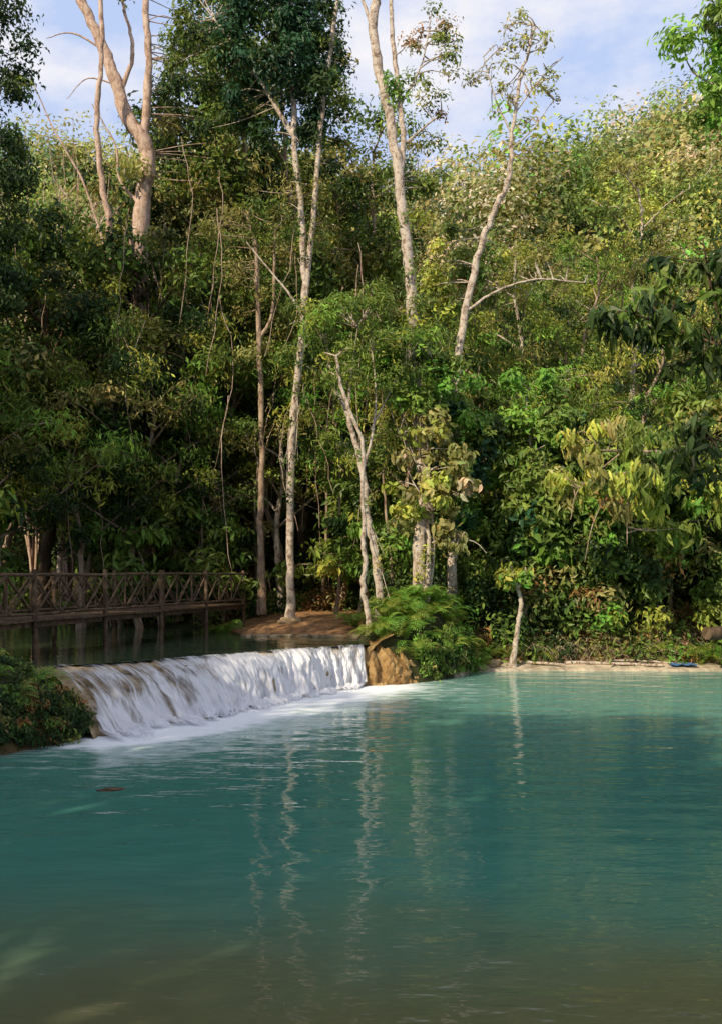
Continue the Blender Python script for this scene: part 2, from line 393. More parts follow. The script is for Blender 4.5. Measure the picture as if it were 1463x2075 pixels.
def make_tree(base, limbs, cl, label, name="tree", category="tree", bark=None, group=None, rng=R, twig_r=.02, sides=10, wob=.022, twigs=True):
    e = bpy.data.objects.new(name, None); e.empty_display_size = .5; COL.objects.link(e); e.location = base
    tag(e, label, category, None, group)
    tb = Buf(); samples = []
    for i, (pts, r0, r1) in enumerate(limbs):
        P = tube(tb, pts, r0, r1, sides if r0 > .06 else 6, 8, wob=wob*min(1, r0*6), rng=rng, flare=.6 if i == 0 else 0)
        samples.append(P[int(len(P)*(.35 if i == 0 else .15)):])
    SP = np.concatenate(samples)
    lb = Buf()
    for c in cl:
        C, rad = c['C'], c['rad']
        if twigs and c.get('tw', 1):
            for q in C:
                w = np.linalg.norm(SP-q, axis=1)+np.maximum(0, SP[:, 2]-q[2])*.8
                s = SP[w.argmin()]; mid = (s+q)/2+rng.normal(0, .12, 3)+np.array([0, 0, .1])
                tube(tb, [s, mid, q], twig_r*1.3, twig_r*.35, 4, 3, rng=rng)
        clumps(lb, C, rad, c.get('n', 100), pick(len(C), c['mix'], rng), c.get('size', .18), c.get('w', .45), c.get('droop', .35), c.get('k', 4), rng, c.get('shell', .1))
    tb.obj("trunk", bark or M_barkpale, True, base, e)
    if lb.n: lb.obj("crown", M_leaf, False, base, e)
    return e

def rand_tree(H, r, rng, spread=.32, start=.3, nl=9, mix=None, size=.2, leafn=150, cr=(.6, 1.1), w=.45, droop=.35, fill=2, label="", bark=None, loc=(0, 0, 0), **kw):
    tr = [(0, 0, -.3)]; p = np.zeros(3)
    for i in range(1, 7):
        p = np.array([p[0]+rng.normal(0, H*.018), p[1]+rng.normal(0, H*.018), H*i/6*.95]); tr.append(tuple(p))
    T = spline(tr, 6); limbs = [(tr, r, r*.25)]; Cs = []
    for i in range(nl):
        t = start+(1-start)*(i+rng.random()*.6)/nl; s = T[min(len(T)-1, int(t*len(T)))]
        az = i*2.4+rng.normal(0, .4); L = H*spread*(1.15-.65*t)*(.8+.4*rng.random())
        d = np.array([math.cos(az), math.sin(az), 0])
        e1 = s+d*L*.5+np.array([0, 0, L*.35]); e2 = s+d*L+np.array([0, 0, L*(.35+.4*rng.random())])
        limbs.append(([s, e1, e2], r*(.5-.25*t), r*.08))
        for q in (e2, (e1+e2)/2, e1): Cs.append(q+rng.normal(0, .25, 3))
        for _ in range(fill): Cs.append(e2+rng.normal(0, .13*L+.35, 3))
    Cs.append(T[-1]); Cs = np.array(Cs); q = cr[0]+(cr[1]-cr[0])*rng.random(len(Cs))
    cl = [dict(C=Cs+np.array(loc), rad=np.stack([q, q, q*.65], 1), n=leafn, mix=mix, size=size, w=w, droop=droop)]
    limbs = [([tuple(np.array(a)+np.array(loc)) for a in pts], a0, a1) for pts, a0, a1 in limbs]
    return make_tree(loc, limbs, cl, label, bark=bark, rng=rng, **kw)

def copy_tree(src, loc, rot, sc, label=None):
    e = src.copy(); COL.objects.link(e); e.location = loc; e.rotation_euler = (0, 0, rot); e.scale = (sc[0], sc[0], sc[1])
    if label: e["label"] = label
    for ch in src.children:
        c = ch.copy(); COL.objects.link(c); c.parent = e
    return e

rg = np.random.default_rng(21)
GRP = "shaded riverside forest trees"
def gz(x, y): return float(ground_h(np.array([x]), np.array([y]))[0])
spots = dict(
 A=[(-13.5, 36, .9), (-9.0, 38.6, 1.05), (-5.5, 41.5, 1.1), (-11, 44, 1.1), (-16, 42, 1.15), (-1.5, 42.5, 1.0), (-12, 38, 1.1), (-6.4, 45, 1.5)],
 B=[(-7.0, 38.0, .95), (-3.2, 40.5, .95), (-14.5, 40, 1.1), (.8, 40.0, .85), (-8, 44, 1.1), (-10.4, 37.2, 1.0), (-6.2, 42.5, 1.55), (-4.4, 44, 1.6), (-.6, 44, 1.3), (1.0, 46, 1.3), (-2.6, 45, 1.5)],
 C=[(-10.5, 36.5, 1.0), (-5.0, 38.5, 1.2), (-1.0, 37.5, 1.0), (2.3, 36.0, 1.0), (-12.5, 33.5, 1.1), (4.4, 36, 1.0), (-7.6, 35.8, 1.1), (7.5, 36, .9), (11, 36.5, 1.0), (9.5, 40, .9), (3.2, 42, 1.2)],
 D=[(-8.9, 37, 1.), (-6.2, 37.2, .9), (6.5, 34.2, 1.1), (8.4, 34.5, 1.1), (10.5, 34.0, 1.), (12.5, 35, 1.2), (7, 37, 1.2), (-13, 31, 1.2), (1.2, 35.0, .8), (.2, 37.2, .9)],
 E=[(-3.0, 38.4, 1.0), (6.0, 38.5, 1.0), (-8.2, 40.6, 1.3), (11.5, 41, 1.1), (-12.0, 41, 1.3)])
def spawn(key, build):
    L = spots[key]; x, y, s = L[0]
    src = build((0, 0, 0)); src["group"] = GRP
    src.location = (x, y, gz(x, y)); src.scale = (s, s, s)
    for x, y, s in L[1:]:
        copy_tree(src, (x, y, gz(x, y)-.05), rg.random()*6.3, (s, s*(.92+.16*rg.random())))
    return src
tA = spawn('A', lambda l: rand_tree(13.5, .24, np.random.default_rng(1), .34, .35, 13, dict(dark=3, mid=4, olive=1), .24, 150, (.6, 1.15), bark=M_barkdark, loc=l, label="tall dark-green broadleaf tree in the riverside forest"))
tB = spawn('B', lambda l: rand_tree(15, .15, np.random.default_rng(2), .2, .22, 17, dict(dark=1.5, mid=3.5, yel=1, olive=3), .17, 140, (.5, .9), bark=M_barktan, loc=l, label="slender vine-covered tree in the riverside forest"))
tC = spawn('C', lambda l: rand_tree(9.5, .13, np.random.default_rng(3), .36, .4, 11, dict(mid=4, dark=1.5, bright=1.5, olive=1.5, yel=1), .24, 120, (.5, .95), w=.24, droop=.8, bark=M_barktan, loc=l, label="feathery green understory tree by the stream"))
tD = spawn('D', lambda l: rand_tree(5, .08, np.random.default_rng(4), .42, .12, 11, dict(mid=4, bright=1.5, dark=1, yel=1), .36, 70, (.4, .8), w=.4, droop=.6, bark=M_barktan, loc=l, label="small large-leaved tree at the forest edge"))
tE = spawn('E', lambda l: rand_tree(11, .14, np.random.default_rng(5), .3, .3, 11, dict(mid=2, olive=3, yel=1.5), .13, 130, (.35, .7), w=.5, bark=M_barkpale, loc=l, label="pale-stemmed tree with fine olive foliage"))
# shade trees along the western bank and behind the viewpoint
for i, (x, y, s, t) in enumerate([(-17.5, 2, 1.1, tA), (-18.5, 8, 1.15, tB), (-17.8, 13, 1.2, tA), (-19, 18, 1.3, tA), (-17.8, 22, 1.15, tB), (-18.6, 26, 1.2, tA), (-19, 31, 1.25, tA), (-20, 36, 1.3, tA),
                                   (-17, -4, 1.3, tA), (-22, 24, 1.3, tB), (-16, 17, .8, tC), (-16.5, 27, .8, tC), (-15.5, 10, .8, tC), (-15.6, 22, .8, tD),
                                   (-13, -6, 1.35, tA), (-9, -9, 1.4, tA), (-5, -8, 1.3, tA), (-1, -10, 1.35, tA), (-15, -11, 1.4, tA), (-11, -13, 1.4, tA), (-6, -13, 1.4, tA), (3, -9, 1.2, tA), (-20, -2, 1.3, tA), (-14, 0, 1.1, tA), (-11, -3.5, 1.15, tA), (-7, -6, 1.15, tB), (-3, -14, 1.4, tA)]):
    copy_tree(t, (x, y, gz(x, y)-.1), rg.random()*6.3, (s, s), "tall dense tree shading the stream bank")

V3 = lambda d, L: [(q[0], d+(q[2] if len(q) > 2 else 0), q[1]) for q in L]
# big forked tree
rr = np.random.default_rng(11)
C1, q1 = ell((-6.6, 41, 22), (1.9, 2, 5.0), 40, (.5, .9), rr)
C2, q2 = ell((-9.2, 39.8, 11.4), (2.4, .9, 3.5), 40, (.5, .95), rr)
C3, q3 = ell((-10.6, 41, 29), (3.2, 2, 1.2), 12, (.5, .8), rr)
make_tree((-8.9, 39.3, 1.8), [(V3(39.3, [(-8.7, 1.6), (-8.9, 8), (-8.7, 13), (-8.75, 15.9), (-8.6, 17.9), (-8.4, 19.7), (-9.3, 21.3), (-9.8, 22.9), (-10.5, 24.6), (-11.3, 26.4), (-12, 28.4)]), .44, .15),
  (V3(39.3, [(-8.55, 19.2), (-8.5, 20.9), (-8.35, 23.4), (-8.5, 25.8), (-8.1, 28.2)]), .19, .1),
  (V3(39.3, [(-9.5, 22.0), (-9.0, 23.6), (-9.3, 25.2), (-9.8, 27)]), .1, .04),
  (V3(39.3, [(-8.7, 17.6), (-9.5, 18.6), (-9.7, 20), (-10.6, 21.6)]), .07, .02), (V3(39.3, [(-10.2, 23.8), (-11.4, 24.4), (-12.4, 24.2)]), .05, .015), (V3(39.3, [(-9.7, 22.4), (-10.8, 22.6), (-11.6, 21.8)]), .04, .01)],
  [dict(C=C1, rad=q1, n=150, mix=dict(dark=3, mid=4, olive=2), size=.2), dict(C=C2, rad=q2, n=170, mix=dict(mid=3, olive=2, dark=3), size=.22, tw=0), dict(C=C3, rad=q3, n=120, mix=dict(mid=3, olive=2), size=.18)],
  "big pale forked tree rising above the forest", rng=rr, bark=M_barkpink)
# companion stems
rr = np.random.default_rng(12)
C1, q1 = ell((-9.8, 38.5, 26.5), (1.4, 1, 1.4), 8, (.4, .7), rr)
C2, q2 = ell((-9.8, 37.6, 10.0), (1.6, .8, 4.6), 40, (.45, .85), rr)
make_tree((-9.5, 38.1, 1.7), [(V3(38.1, [(-9.5, 1.5), (-9.4, 9), (-9.6, 16), (-9.9, 17.9), (-10.1, 20.4), (-9.9, 23.2), (-10.05, 26.5)]), .15, .08),
  (V3(38.1, [(-9.6, 15), (-10.6, 18), (-11.7, 20), (-12.6, 22)]), .06, .02)],
  [dict(C=C1, rad=q1, n=80, mix=dict(mid=3, olive=2), size=.16), dict(C=C2, rad=q2, n=130, mix=dict(mid=3, olive=2, dark=2), size=.2, tw=0)], "slender tan tree with bare stems", rng=rr, bark=M_barkpink)
# pale straight tree with dense dark crown
rr = np.random.default_rng(13)
C1, q1 = ell((-2.9, 34.4, 21.0), (2.2, 1.8, 3.8), 60, (.5, .95), rr)
C2, q2 = ell((-5.2, 35.5, 22.0), (1.6, 1.6, 3.6), 34, (.5, .9), rr)
C4, q4 = ell((-1.1, 34.4, 19.8), (.7, .9, 3.2), 22, (.3, .6), rr)
C5, q5 = ell((-2.4, 34.4, 15.8), (1.6, 1.0, 1.6), 18, (.35, .7), rr)
T3 = V3(34, [(-2.4, 1.2), (-2.42, 4), (-2.35, 7.5), (-2.13, 10.2), (-1.93, 11.9), (-2.0, 15.1), (-2.26, 17.6), (-2.3, 19.3), (-2.4, 22.7)])
C6, q6 = along(T3[1:7], 26, (.12, .3), rr, .16)
make_tree((-2.4, 34, 1.45), [(T3, .135, .09),
  (V3(34, [(-1.93, 12.4), (-1.6, 15.4), (-1.33, 18.8), (-.86, 22.2), (-.6, 24)]), .1, .06),
  (V3(34, [(-1.75, 11.1), (-2.3, 12.4), (-3.0, 13.3), (-3.9, 14.4)]), .055, .02), (V3(34, [(-2.3, 18), (-3.5, 20), (-5, 22)]), .08, .03)],
  [dict(C=C1, rad=q1, n=220, mix=dict(blue=5, dark=3), size=.2), dict(C=C2, rad=q2, n=190, mix=dict(dark=3, mid=2, rust=.15), size=.18), dict(C=C4, rad=q4, n=110, mix=dict(mid=3, dark=3), size=.14),
   dict(C=C5, rad=q5, n=60, mix=dict(olive=3, mid=2), size=.15, w=.28), dict(C=C6, rad=q6, n=26, mix=dict(mid=2, dark=1), size=.13)],
  "pale slender tree with dense dark green crown", rng=rr)
# brown straight tree by dirt bank
rr = np.random.default_rng(14)
C1, q1 = ell((-4.2, 36.5, 14.6), (2.2, 1.5, 2.2), 32, (.5, .8), rr)
make_tree((-3.6, 36, 1.75), [(V3(36, [(-3.58, 1.6), (-3.62, 5), (-3.58, 8), (-3.7, 12.2), (-3.8, 14.8), (-4.1, 16)]), .135, .06), (V3(36, [(-3.7, 11.5), (-3.2, 12.6), (-3.1, 15.5)]), .07, .04)],
  [dict(C=C1, rad=q1, n=120, mix=dict(olive=3, mid=4), size=.17, w=.28)], "straight brown tree rising from the dirt bank", rng=rr, bark=M_barktan)
# tall pale tree on the mound
rr = np.random.default_rng(15)
C1, q1 = ell((2.2, 31, 19.0), (.9, .8, 1.8), 22, (.25, .5), rr)
C2, q2 = ell((.9, 31, 18.1), (.45, .4, .5), 6, (.3, .45), rr)
C3, q3 = ell((1.9, 31.7, 15.9), (1.2, .5, 1.0), 12, (.3, .6), rr)
C4, q4 = ell((1.7, 30.3, 9.3), (1.3, .6, 1.4), 26, (.35, .65), rr)
T5 = V3(31, [(1.83, 1.8, -.6), (1.76, 4.0, -.7), (1.94, 5.6, -.4), (1.72, 8.6), (1.6, 10.8), (1.52, 12.3), (1.29, 14.3), (1.06, 16.3), (.68, 18.2), (.37, 20.0), (.5, 21.3), (.2, 23)])
C5, q5 = along(T5[3:7], 12, (.15, .3), rr, .2)
C6, q6 = along(T5[0:3], 9, (.1, .22), rr, .16)
make_tree((1.83, 30.4, 2.3), [(T5, .2, .13),
  (V3(31, [(1.18, 15.3), (1.32, 16.5), (1.19, 17.9), (.99, 19.7), (.9, 21.8)]), .1, .06),
  (V3(31, [(.45, 19.7), (.1, 20.8), (-.5, 22.0)]), .07, .03), (V3(31, [(1.3, 16.4), (2.0, 17.0), (2.5, 17.4)]), .05, .02), (V3(31, [(1.2, 17.6), (1.9, 19.0), (2.2, 20.6)]), .04, .015),
  (V3(31, [(1.83, 1.9, -.8), (2.05, 3.3, -.8), (1.98, 5.0, -.6), (1.75, 6.4, -.3)]), .09, .05)],
  [dict(C=C1, rad=q1, n=60, mix=dict(olive=3, mid=3, rust=1), size=.14), dict(C=C2, rad=q2, n=80, mix=dict(bright=1), size=.15), dict(C=C3, rad=q3, n=90, mix=dict(mid=3, olive=1), size=.16), dict(C=C4, rad=q4, n=120, mix=dict(mid=3, bright=1.5), size=.2),
   dict(C=C5, rad=q5, n=26, mix=dict(mid=2), size=.14), dict(C=C6, rad=q6, n=26, mix=dict(mid=2, yel=1), size=.15)],
  "tall pale twisting tree on the ferny mound", rng=rr)
# leafy climber around lower trunk
rr = np.random.default_rng(16)
C1, q1 = ell((2.05, 30.0, 6.1), (1.3, .7, 2.0), 36, (.25, .5), rr)
C2, q2 = ell((2.9, 30.0, 4.1), (.8, .4, .4), 7, (.2, .35), rr)
make_tree((2.0, 30.4, 2.3), [(V3(30.4, [(2.0, 2.1), (2.2, 3.6), (2.15, 5.2), (2.0, 7.2), (1.8, 8.3)]), .05, .02), (V3(30.2, [(2.15, 4.0), (2.6, 4.2), (3.4, 4.05), (3.8, 3.7)]), .03, .01), (V3(30.2, [(2.15, 5), (1.5, 6), (1.3, 7.1)]), .03, .01)],
  [dict(C=C1, rad=q1, n=42, mix=dict(olive=4, yel=3, tan=.4), size=.25, w=.5, droop=.8, k=6), dict(C=C2, rad=q2, n=30, mix=dict(olive=2, tan=1), size=.22, w=.5, droop=.8, k=6)],
  "large-leaved climbing vine around a pale trunk", name="climbing_vine", category="vine", rng=rr, bark=M_barkpale)
# leaning tree
rr = np.random.default_rng(17)
C1, q1 = ell((5.2, 33, 19.6), (1.75, 1.5, 1.9), 46, (.2, .4), rr)
C2, q2 = ell((3.4, 34.8, 13.6), (1.7, .9, 1.5), 18, (.4, .6), rr)
C3, q3 = ell((6.6, 33.4, 13.3), (1.4, .8, .5), 10, (.3, .5), rr)
C4, q4 = ell((3.1, 32.3, 7.2), (1.0, .5, 2.7), 40, (.35, .65), rr)
make_tree((2.9, 33, 1.5), [(V3(32.6, [(2.9, 1.3), (3.0, 4), (3.05, 7.4), (3.2, 10.4), (3.67, 12.9), (4.25, 14.7), (4.82, 16.0), (4.94, 17.5), (5.2, 19.2), (5.7, 21.0)]), .18, .035),
  (V3(32.6, [(3.5, 11.7), (4.4, 12.3), (5.7, 12.7), (7.3, 12.6)]), .055, .02),
  (V3(32.6, [(4.95, 17.4), (4.4, 18.6), (4.0, 20.0)]), .035, .01), (V3(32.6, [(5.0, 18.1), (5.8, 19.2), (6.6, 20)]), .03, .01), (V3(32.6, [(4.94, 17.0), (5.6, 17.6), (6.3, 18.6)]), .03, .01)],
  [dict(C=C1, rad=q1, n=24, mix=dict(olive=4, yel=2, tan=1), size=.14), dict(C=C2, rad=q2, n=110, mix=dict(yel=3, mid=3, rust=.2), size=.2), dict(C=C3, rad=q3, n=60, mix=dict(olive=3, mid=1), size=.15),
   dict(C=C4, rad=q4, n=120, mix=dict(mid=4, bright=1.5, blue=1), size=.22, tw=0)],
  "leaning pale tree with sparse airy crown", rng=rr)
# twin wavy trunks
rr = np.random.default_rng(18)
C1, q1 = ell((-.1, 30, 10.6), (2.0, 1.5, 1.4), 38, (.35, .7), rr)
C2, q2 = ell((1.6, 30, 9.4), (.9, .9, 1.0), 10, (.3, .6), rr)
T7 = V3(30, [(.6, 1.8), (.43, 3.5), (.2, 4.7), (.06, 6.1), (-.46, 8.0), (-.88, 8.9), (-1.0, 9.9)])
C3, q3 = along(T7, 12, (.1, .22), rr, .14)
make_tree((.6, 30, 2.2), [(T7, .12, .06),
   (V3(30, [(.1, 6.3), (.35, 7.3), (.45, 8.6), (.3, 10)]), .05, .02), (V3(30, [(-.4, 7.8), (-.3, 9), (-.1, 10.5)]), .05, .02), (V3(30, [(.3, 7.4), (.9, 8.6), (1.4, 9.4)]), .035, .015)],
  [dict(C=C1, rad=q1, n=120, mix=dict(mid=4, bright=1, yel=1.5), size=.19, w=.26), dict(C=C2, rad=q2, n=100, mix=dict(mid=3, bright=1), size=.18, w=.28), dict(C=C3, rad=q3, n=22, mix=dict(mid=2, olive=1), size=.13)],
  "leaning pale tree with feathery green crown", rng=rr)
rr = np.random.default_rng(19)
C1, q1 = ell((-.6, 28.8, 9.2), (.9, .7, .7), 9, (.3, .5), rr)
make_tree((.25, 28.6, 1.5), [(V3(28.5, [(.22, 1.3), (.2, 1.9), (.05, 2.7), (.14, 3.4), (.06, 3.95), (.1, 4.6), (.03, 5.35), (.06, 6.75), (-.27, 7.6), (-.58, 8.5), (-.7, 9.3)]), .085, .045)],
  [dict(C=C1, rad=q1, n=90, mix=dict(mid=3, yel=1), size=.16, w=.3)], "thin wavy pale tree on the bank edge", rng=rr)
# small shore tree
rr = np.random.default_rng(20)
C1, q1 = ell((4.75, 31.4, 3.05), (.65, .5, .35), 9, (.2, .35), rr)
make_tree((4.85, 31.8, .4), [(V3(31.6, [(4.8, .1), (4.95, 1.3), (5.07, 2.1), (4.95, 2.6), (4.8, 3.1)]), .09, .05), (V3(31.6, [(4.95, 2.5), (5.1, 2.9), (5.3, 3.2)]), .04, .02)],
  [dict(C=C1, rad=q1, n=34, mix=dict(bright=1, yel=2), size=.22, w=.5, droop=.5, k=6)], "small leaning tree on the sandy shore", rng=rr)
# rounded green tree by the pool
rr = np.random.default_rng(22)
C1, q1 = ell((5.6, 32.8, 6.3), (2.1, 1.3, 3.6), 72, (.4, .75), rr)
make_tree((5.6, 33.3, 1.0), [(V3(33.3, [(5.6, .5), (5.4, 3), (5.7, 6), (5.5, 9)]), .11, .04), (V3(33.3, [(5.5, 3), (6.3, 5), (6.9, 7)]), .06, .02), (V3(33.3, [(5.5, 3), (4.7, 5), (4.2, 7)]), .06, .02)],
  [dict(C=C1, rad=q1, n=110, mix=dict(mid=4, blue=1, bright=1, dark=.6, yel=.4), size=.26)], "bushy green tree overhanging the shore", rng=rr)
# drooping mango-like tree
rr = np.random.default_rng(23)
C1, q1 = ell((7.0, 28.6, 6.2), (1.5, 1.2, 1.4), 30, (.25, .5), rr)
C2, q2 = ell((9.6, 30.0, 6.0), (1.8, 1.2, 2.0), 30, (.35, .6), rr)
make_tree((13.2, 32, .3), [([(13.2, 32, .1), (12.8, 31.8, 3), (11.4, 31.0, 5.4), (9.2, 29.8, 6.6), (6.8, 28.5, 6.6)], .17, .03),
   ([(8.4, 29.4, 6.4), (7.4, 28.6, 5.8), (6.6, 28.2, 4.6), (6.3, 28.1, 3.4)], .03, .008), ([(8, 29, 6.4), (7.6, 28.4, 5.2), (7.5, 28.1, 3.9)], .025, .008), ([(7.4, 28.6, 6.5), (6.2, 28.3, 5.5), (5.9, 28.1, 4.6)], .025, .008)],
  [dict(C=C1, rad=q1, n=46, mix=dict(yel=4, mid=2, olive=2), size=.36, w=.26, droop=1.5, k=6), dict(C=C2, rad=q2, n=62, mix=dict(mid=4, yel=1.5, bright=.6), size=.34, w=.32, droop=.9, k=6)],
  "tree with long drooping yellow-green leaves over the water", rng=rr, bark=M_barktan)
# near overhanging branch tree
rr = np.random.default_rng(24)
Ca, qa = ell((4.75, 14, 6.9), (.75, .6, 1.1), 26, (.14, .26), rr)
Cb, qb = ell((3.75, 13.8, 6.65), (.5, .4, .25), 8, (.12, .2), rr)
Cc, qc = ell((4.95, 14, 4.9), (.5, .5, .7), 14, (.14, .24), rr)
Cd, qd = ell((6.8, 14.5, 8.2), (1.6, 1.4, 1.5), 26, (.3, .5), rr)
make_tree((8.0, 15.2, .9), [([(8.0, 15.2, .4), (7.8, 15.1, 3), (7.3, 14.8, 5.2), (6.9, 14.6, 7.6), (6.9, 14.5, 9)], .2, .06),
   ([(7.4, 14.9, 4.8), (6.2, 14.3, 5.8), (5.2, 14.0, 6.2), (4.4, 13.9, 6.5), (3.6, 13.8, 6.75)], .045, .01),
   ([(5.6, 14.1, 6.0), (5.0, 14, 6.8), (4.8, 14, 7.8)], .025, .008), ([(7.6, 15, 4), (6.2, 14.3, 4.7), (4.9, 14, 5.0)], .035, .01)],
  [dict(C=Ca, rad=qa, n=20, mix=dict(dark=3, mid=.8), size=.28, w=.28, droop=.9, k=6), dict(C=Cb, rad=qb, n=15, mix=dict(dark=3, mid=.8), size=.26, w=.28, droop=.9, k=6),
   dict(C=Cc, rad=qc, n=16, mix=dict(dark=3, mid=1), size=.26, w=.28, droop=.9, k=6), dict(C=Cd, rad=qd, n=60, mix=dict(dark=4, mid=1), size=.24, w=.28, droop=.8, k=6)],
  "overhanging tree with long dark drooping leaves", rng=rr, bark=M_barkdark, twig_r=.01)
# bright crown tree
rr = np.random.default_rng(25)
Ca, qa = ell((8.2, 20, 14.7), (2.3, 1.8, 1.9), 50, (.3, .6), rr)
Cb, qb = ell((7.4, 20, 12.6), (.7, .7, .6), 8, (.25, .45), rr)
make_tree((11.2, 21, 1.2), [([(11.2, 21, .8), (11, 20.8, 5), (10.2, 20.4, 9), (9.0, 20.1, 12.5), (7.6, 20, 15)], .3, .06), ([(10, 20.3, 9.5), (8.8, 20, 11.6), (7.3, 20, 12.8)], .08, .02), ([(9.4, 20.2, 11.5), (9.8, 20, 14), (9.5, 20, 16)], .1, .03)],
  [dict(C=Ca, rad=qa, n=130, mix=dict(bright=5, mid=1), size=.18), dict(C=Cb, rad=qb, n=90, mix=dict(bright=2, mid=2), size=.17)],
  "tall tree with bright green sunlit crown", rng=rr)
# dark ivy-covered column tree
rr = np.random.default_rng(26)
Ca, qa = ell((-12.1, 31, 17.5), (2.0, 1.6, 7.2), 100, (.5, .9), rr)
make_tree((-12.3, 31, 1.4), [([(-12.3, 31, 1), (-12.2, 31, 8), (-12.3, 31, 15), (-12, 31, 24)], .3, .1)],
  [dict(C=Ca, rad=qa, n=200, mix=dict(dark=5, mid=.6), size=.17, droop=.7)], "tall tree smothered in dark hanging ivy", rng=rr, bark=M_barkdark)
# small stems in the dark forest interior
rr = np.random.default_rng(27)
for i, (x, y, h, ln) in enumerate([(-6.0, 36.9, 5, .2), (-5.2, 37.5, 4.4, .3), (-7.2, 36.2, 4, -1.2), (-.1, 34.5, 4.2, .5), (-.9, 36, 6, .2), (1.0, 33, 5, -.3), (-1.5, 38, 8, .3)]):
    C1, q1 = ell((x+ln, y, gz(x, y)+h), (.7, .7, .6), 7, (.3, .5), rr)
    z = gz(x, y)
    make_tree((x, y, z), [([(x, y, z-.2), (x+ln*.3+.1, y, z+h*.35), (x+ln*.6, y, z+h*.7), (x+ln, y, z+h)], .07, .03)],
      [dict(C=C1, rad=q1, n=70, mix=dict(dark=3, mid=2), size=.17)], "thin young tree with a small leafy top", rng=rr, bark=M_barktan)

# bare saplings on the hill (shared mesh)
rr = np.random.default_rng(28); tb = Buf()
for i in range(9):
    az = i*2.4; L = 5+3.5*rr.random(); d = np.array([math.cos(az), math.sin(az), 0])
    p = [np.zeros(3), d*L*.12+[0, 0, L*.4], d*L*.25+[0, 0, L*.72], d*L*.36+rr.normal(0, .2, 3)+[0, 0, L]]
    P = tube(tb, p, .07, .015, 5, 5, wob=.04, rng=rr)
    for j in range(7):
        s = P[rr.integers(5, len(P)-1)]; e = s+norm(rr.normal(0, 1, 3)*[1, 1, .3]+[0, 0, .9])*(.7+1.2*rr.random())
        tube(tb, [s, (s+e)/2+rr.normal(0, .1, 3), e], .022, .006, 4, 3, rng=rr)
me = tb.mesh("bare_sapling", M_barkpink, True)
for i, (x, y, s, sz) in enumerate([(-15, 48, 1.1, 1.3), (-13, 52, 1.3, 1.5), (-10.5, 49, 1.2, 1.4), (-8.3, 48, 1.1, 1.3), (-12.2, 46.5, 1.1, 1.3), (-17.5, 55, 1.3, 1.5), (-6.5, 50, 1.2, 1.4), (-4, 48, 1.1, 1.2), (-9, 54, 1.3, 1.5), (-2, 50, 1.1, 1.2), (1.8, 47, .9, 1), (-14.6, 57, 1.3, 1.5), (-11, 44.5, 1.25, 1.5), (-7, 45, 1.2, 1.5),
      (-11.9, 40.5, .9, 2.2), (-7.3, 39.4, .7, 1.7), (-13.6, 41.5, .9, 2.2)]):
    o = bpy.data.objects.new("bare_sapling", me); COL.objects.link(o)
    o.location = (x, y, gz(x, y)+.3); o.rotation_euler = (0, 0, rr.random()*6); o.scale = (s, s, sz)
    tag(o, "leafless tan sapling with spreading stems on the hillside", "sapling", None, "bare saplings on the hillside")

# ------------------------------------------------------------------ foliage masses
rr = np.random.default_rng(31)
def scatter(n, ylo, yhi, fx):
    y = ylo+(yhi-ylo)*rr.random(n)**.85; x = (rr.random(n)*2-1)*(y*.37+6)
    m = fx(x, y); return x[m], y[m]
x, y = scatter(1500, 34.5, 80, lambda x, y: y > 44.5-8.5*sstep(1, 7, x))
z = ground_h(x, y)
r = np.clip(np.exp(rr.normal(.3, .5, len(x))), .6, 3.4)*(.75+.35*sstep(40, 75, y))
tall = rr.random(len(x))**3*4.0*sstep(38, 48, y)*sstep(1, .3, (z-18)/10)
Cn = np.stack([x, y, z+r*.32+tall], 1); rad = np.stack([r, r, r*(.7+.45*rr.random(len(x)))+tall*.35], 1)
hue = fbm(x*.14, y*.14, 61)
base = pick(len(x), dict(mid=5, olive=4.5, yel=1.6, dark=1, bright=.6, tan=.2), rr)
tan = pick(len(x), dict(tan=1, olive=.6), rr)
p_tan = .03+.5*sstep(21, 29, z)*sstep(-20, 12, x)+.12*(hue > .55)*sstep(12, 25, z)
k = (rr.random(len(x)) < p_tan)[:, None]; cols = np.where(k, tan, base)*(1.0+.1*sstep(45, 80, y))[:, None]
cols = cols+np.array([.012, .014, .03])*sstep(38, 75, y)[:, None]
lsz = (.15+.16*rr.random(len(x)))*(1+.3*sstep(35, 70, y)); 
b = Buf()
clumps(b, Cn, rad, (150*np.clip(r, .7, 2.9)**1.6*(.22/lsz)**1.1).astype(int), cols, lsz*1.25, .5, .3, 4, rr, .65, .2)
tag(b.obj("hillside_forest", M_leaf), "dense sunlit green and dry tan forest covering the hillside", "forest", "stuff")

# undergrowth near the shores
xs = rr.uniform(-15, 15, 1000); ys = rr.uniform(31.8, 45, 1000)
m = (sdf(xs, ys, BASIN) > .6) & (sdf(xs, ys, POOL) > .8) & ~((xs > -5.5) & (xs < .3) & (ys < 37.3))
xs, ys = xs[m], ys[m]; r = rr.uniform(.35, .85, len(xs)); zs = ground_h(xs, ys)
b = Buf()
clumps(b, np.stack([xs, ys, zs+r*.3], 1), np.stack([r, r, r*.9], 1), 110, pick(len(xs), dict(mid=3.5, dark=2, bright=.7, rust=1, olive=1.2), rr), .19, .4, .3, 4, rr, .4)
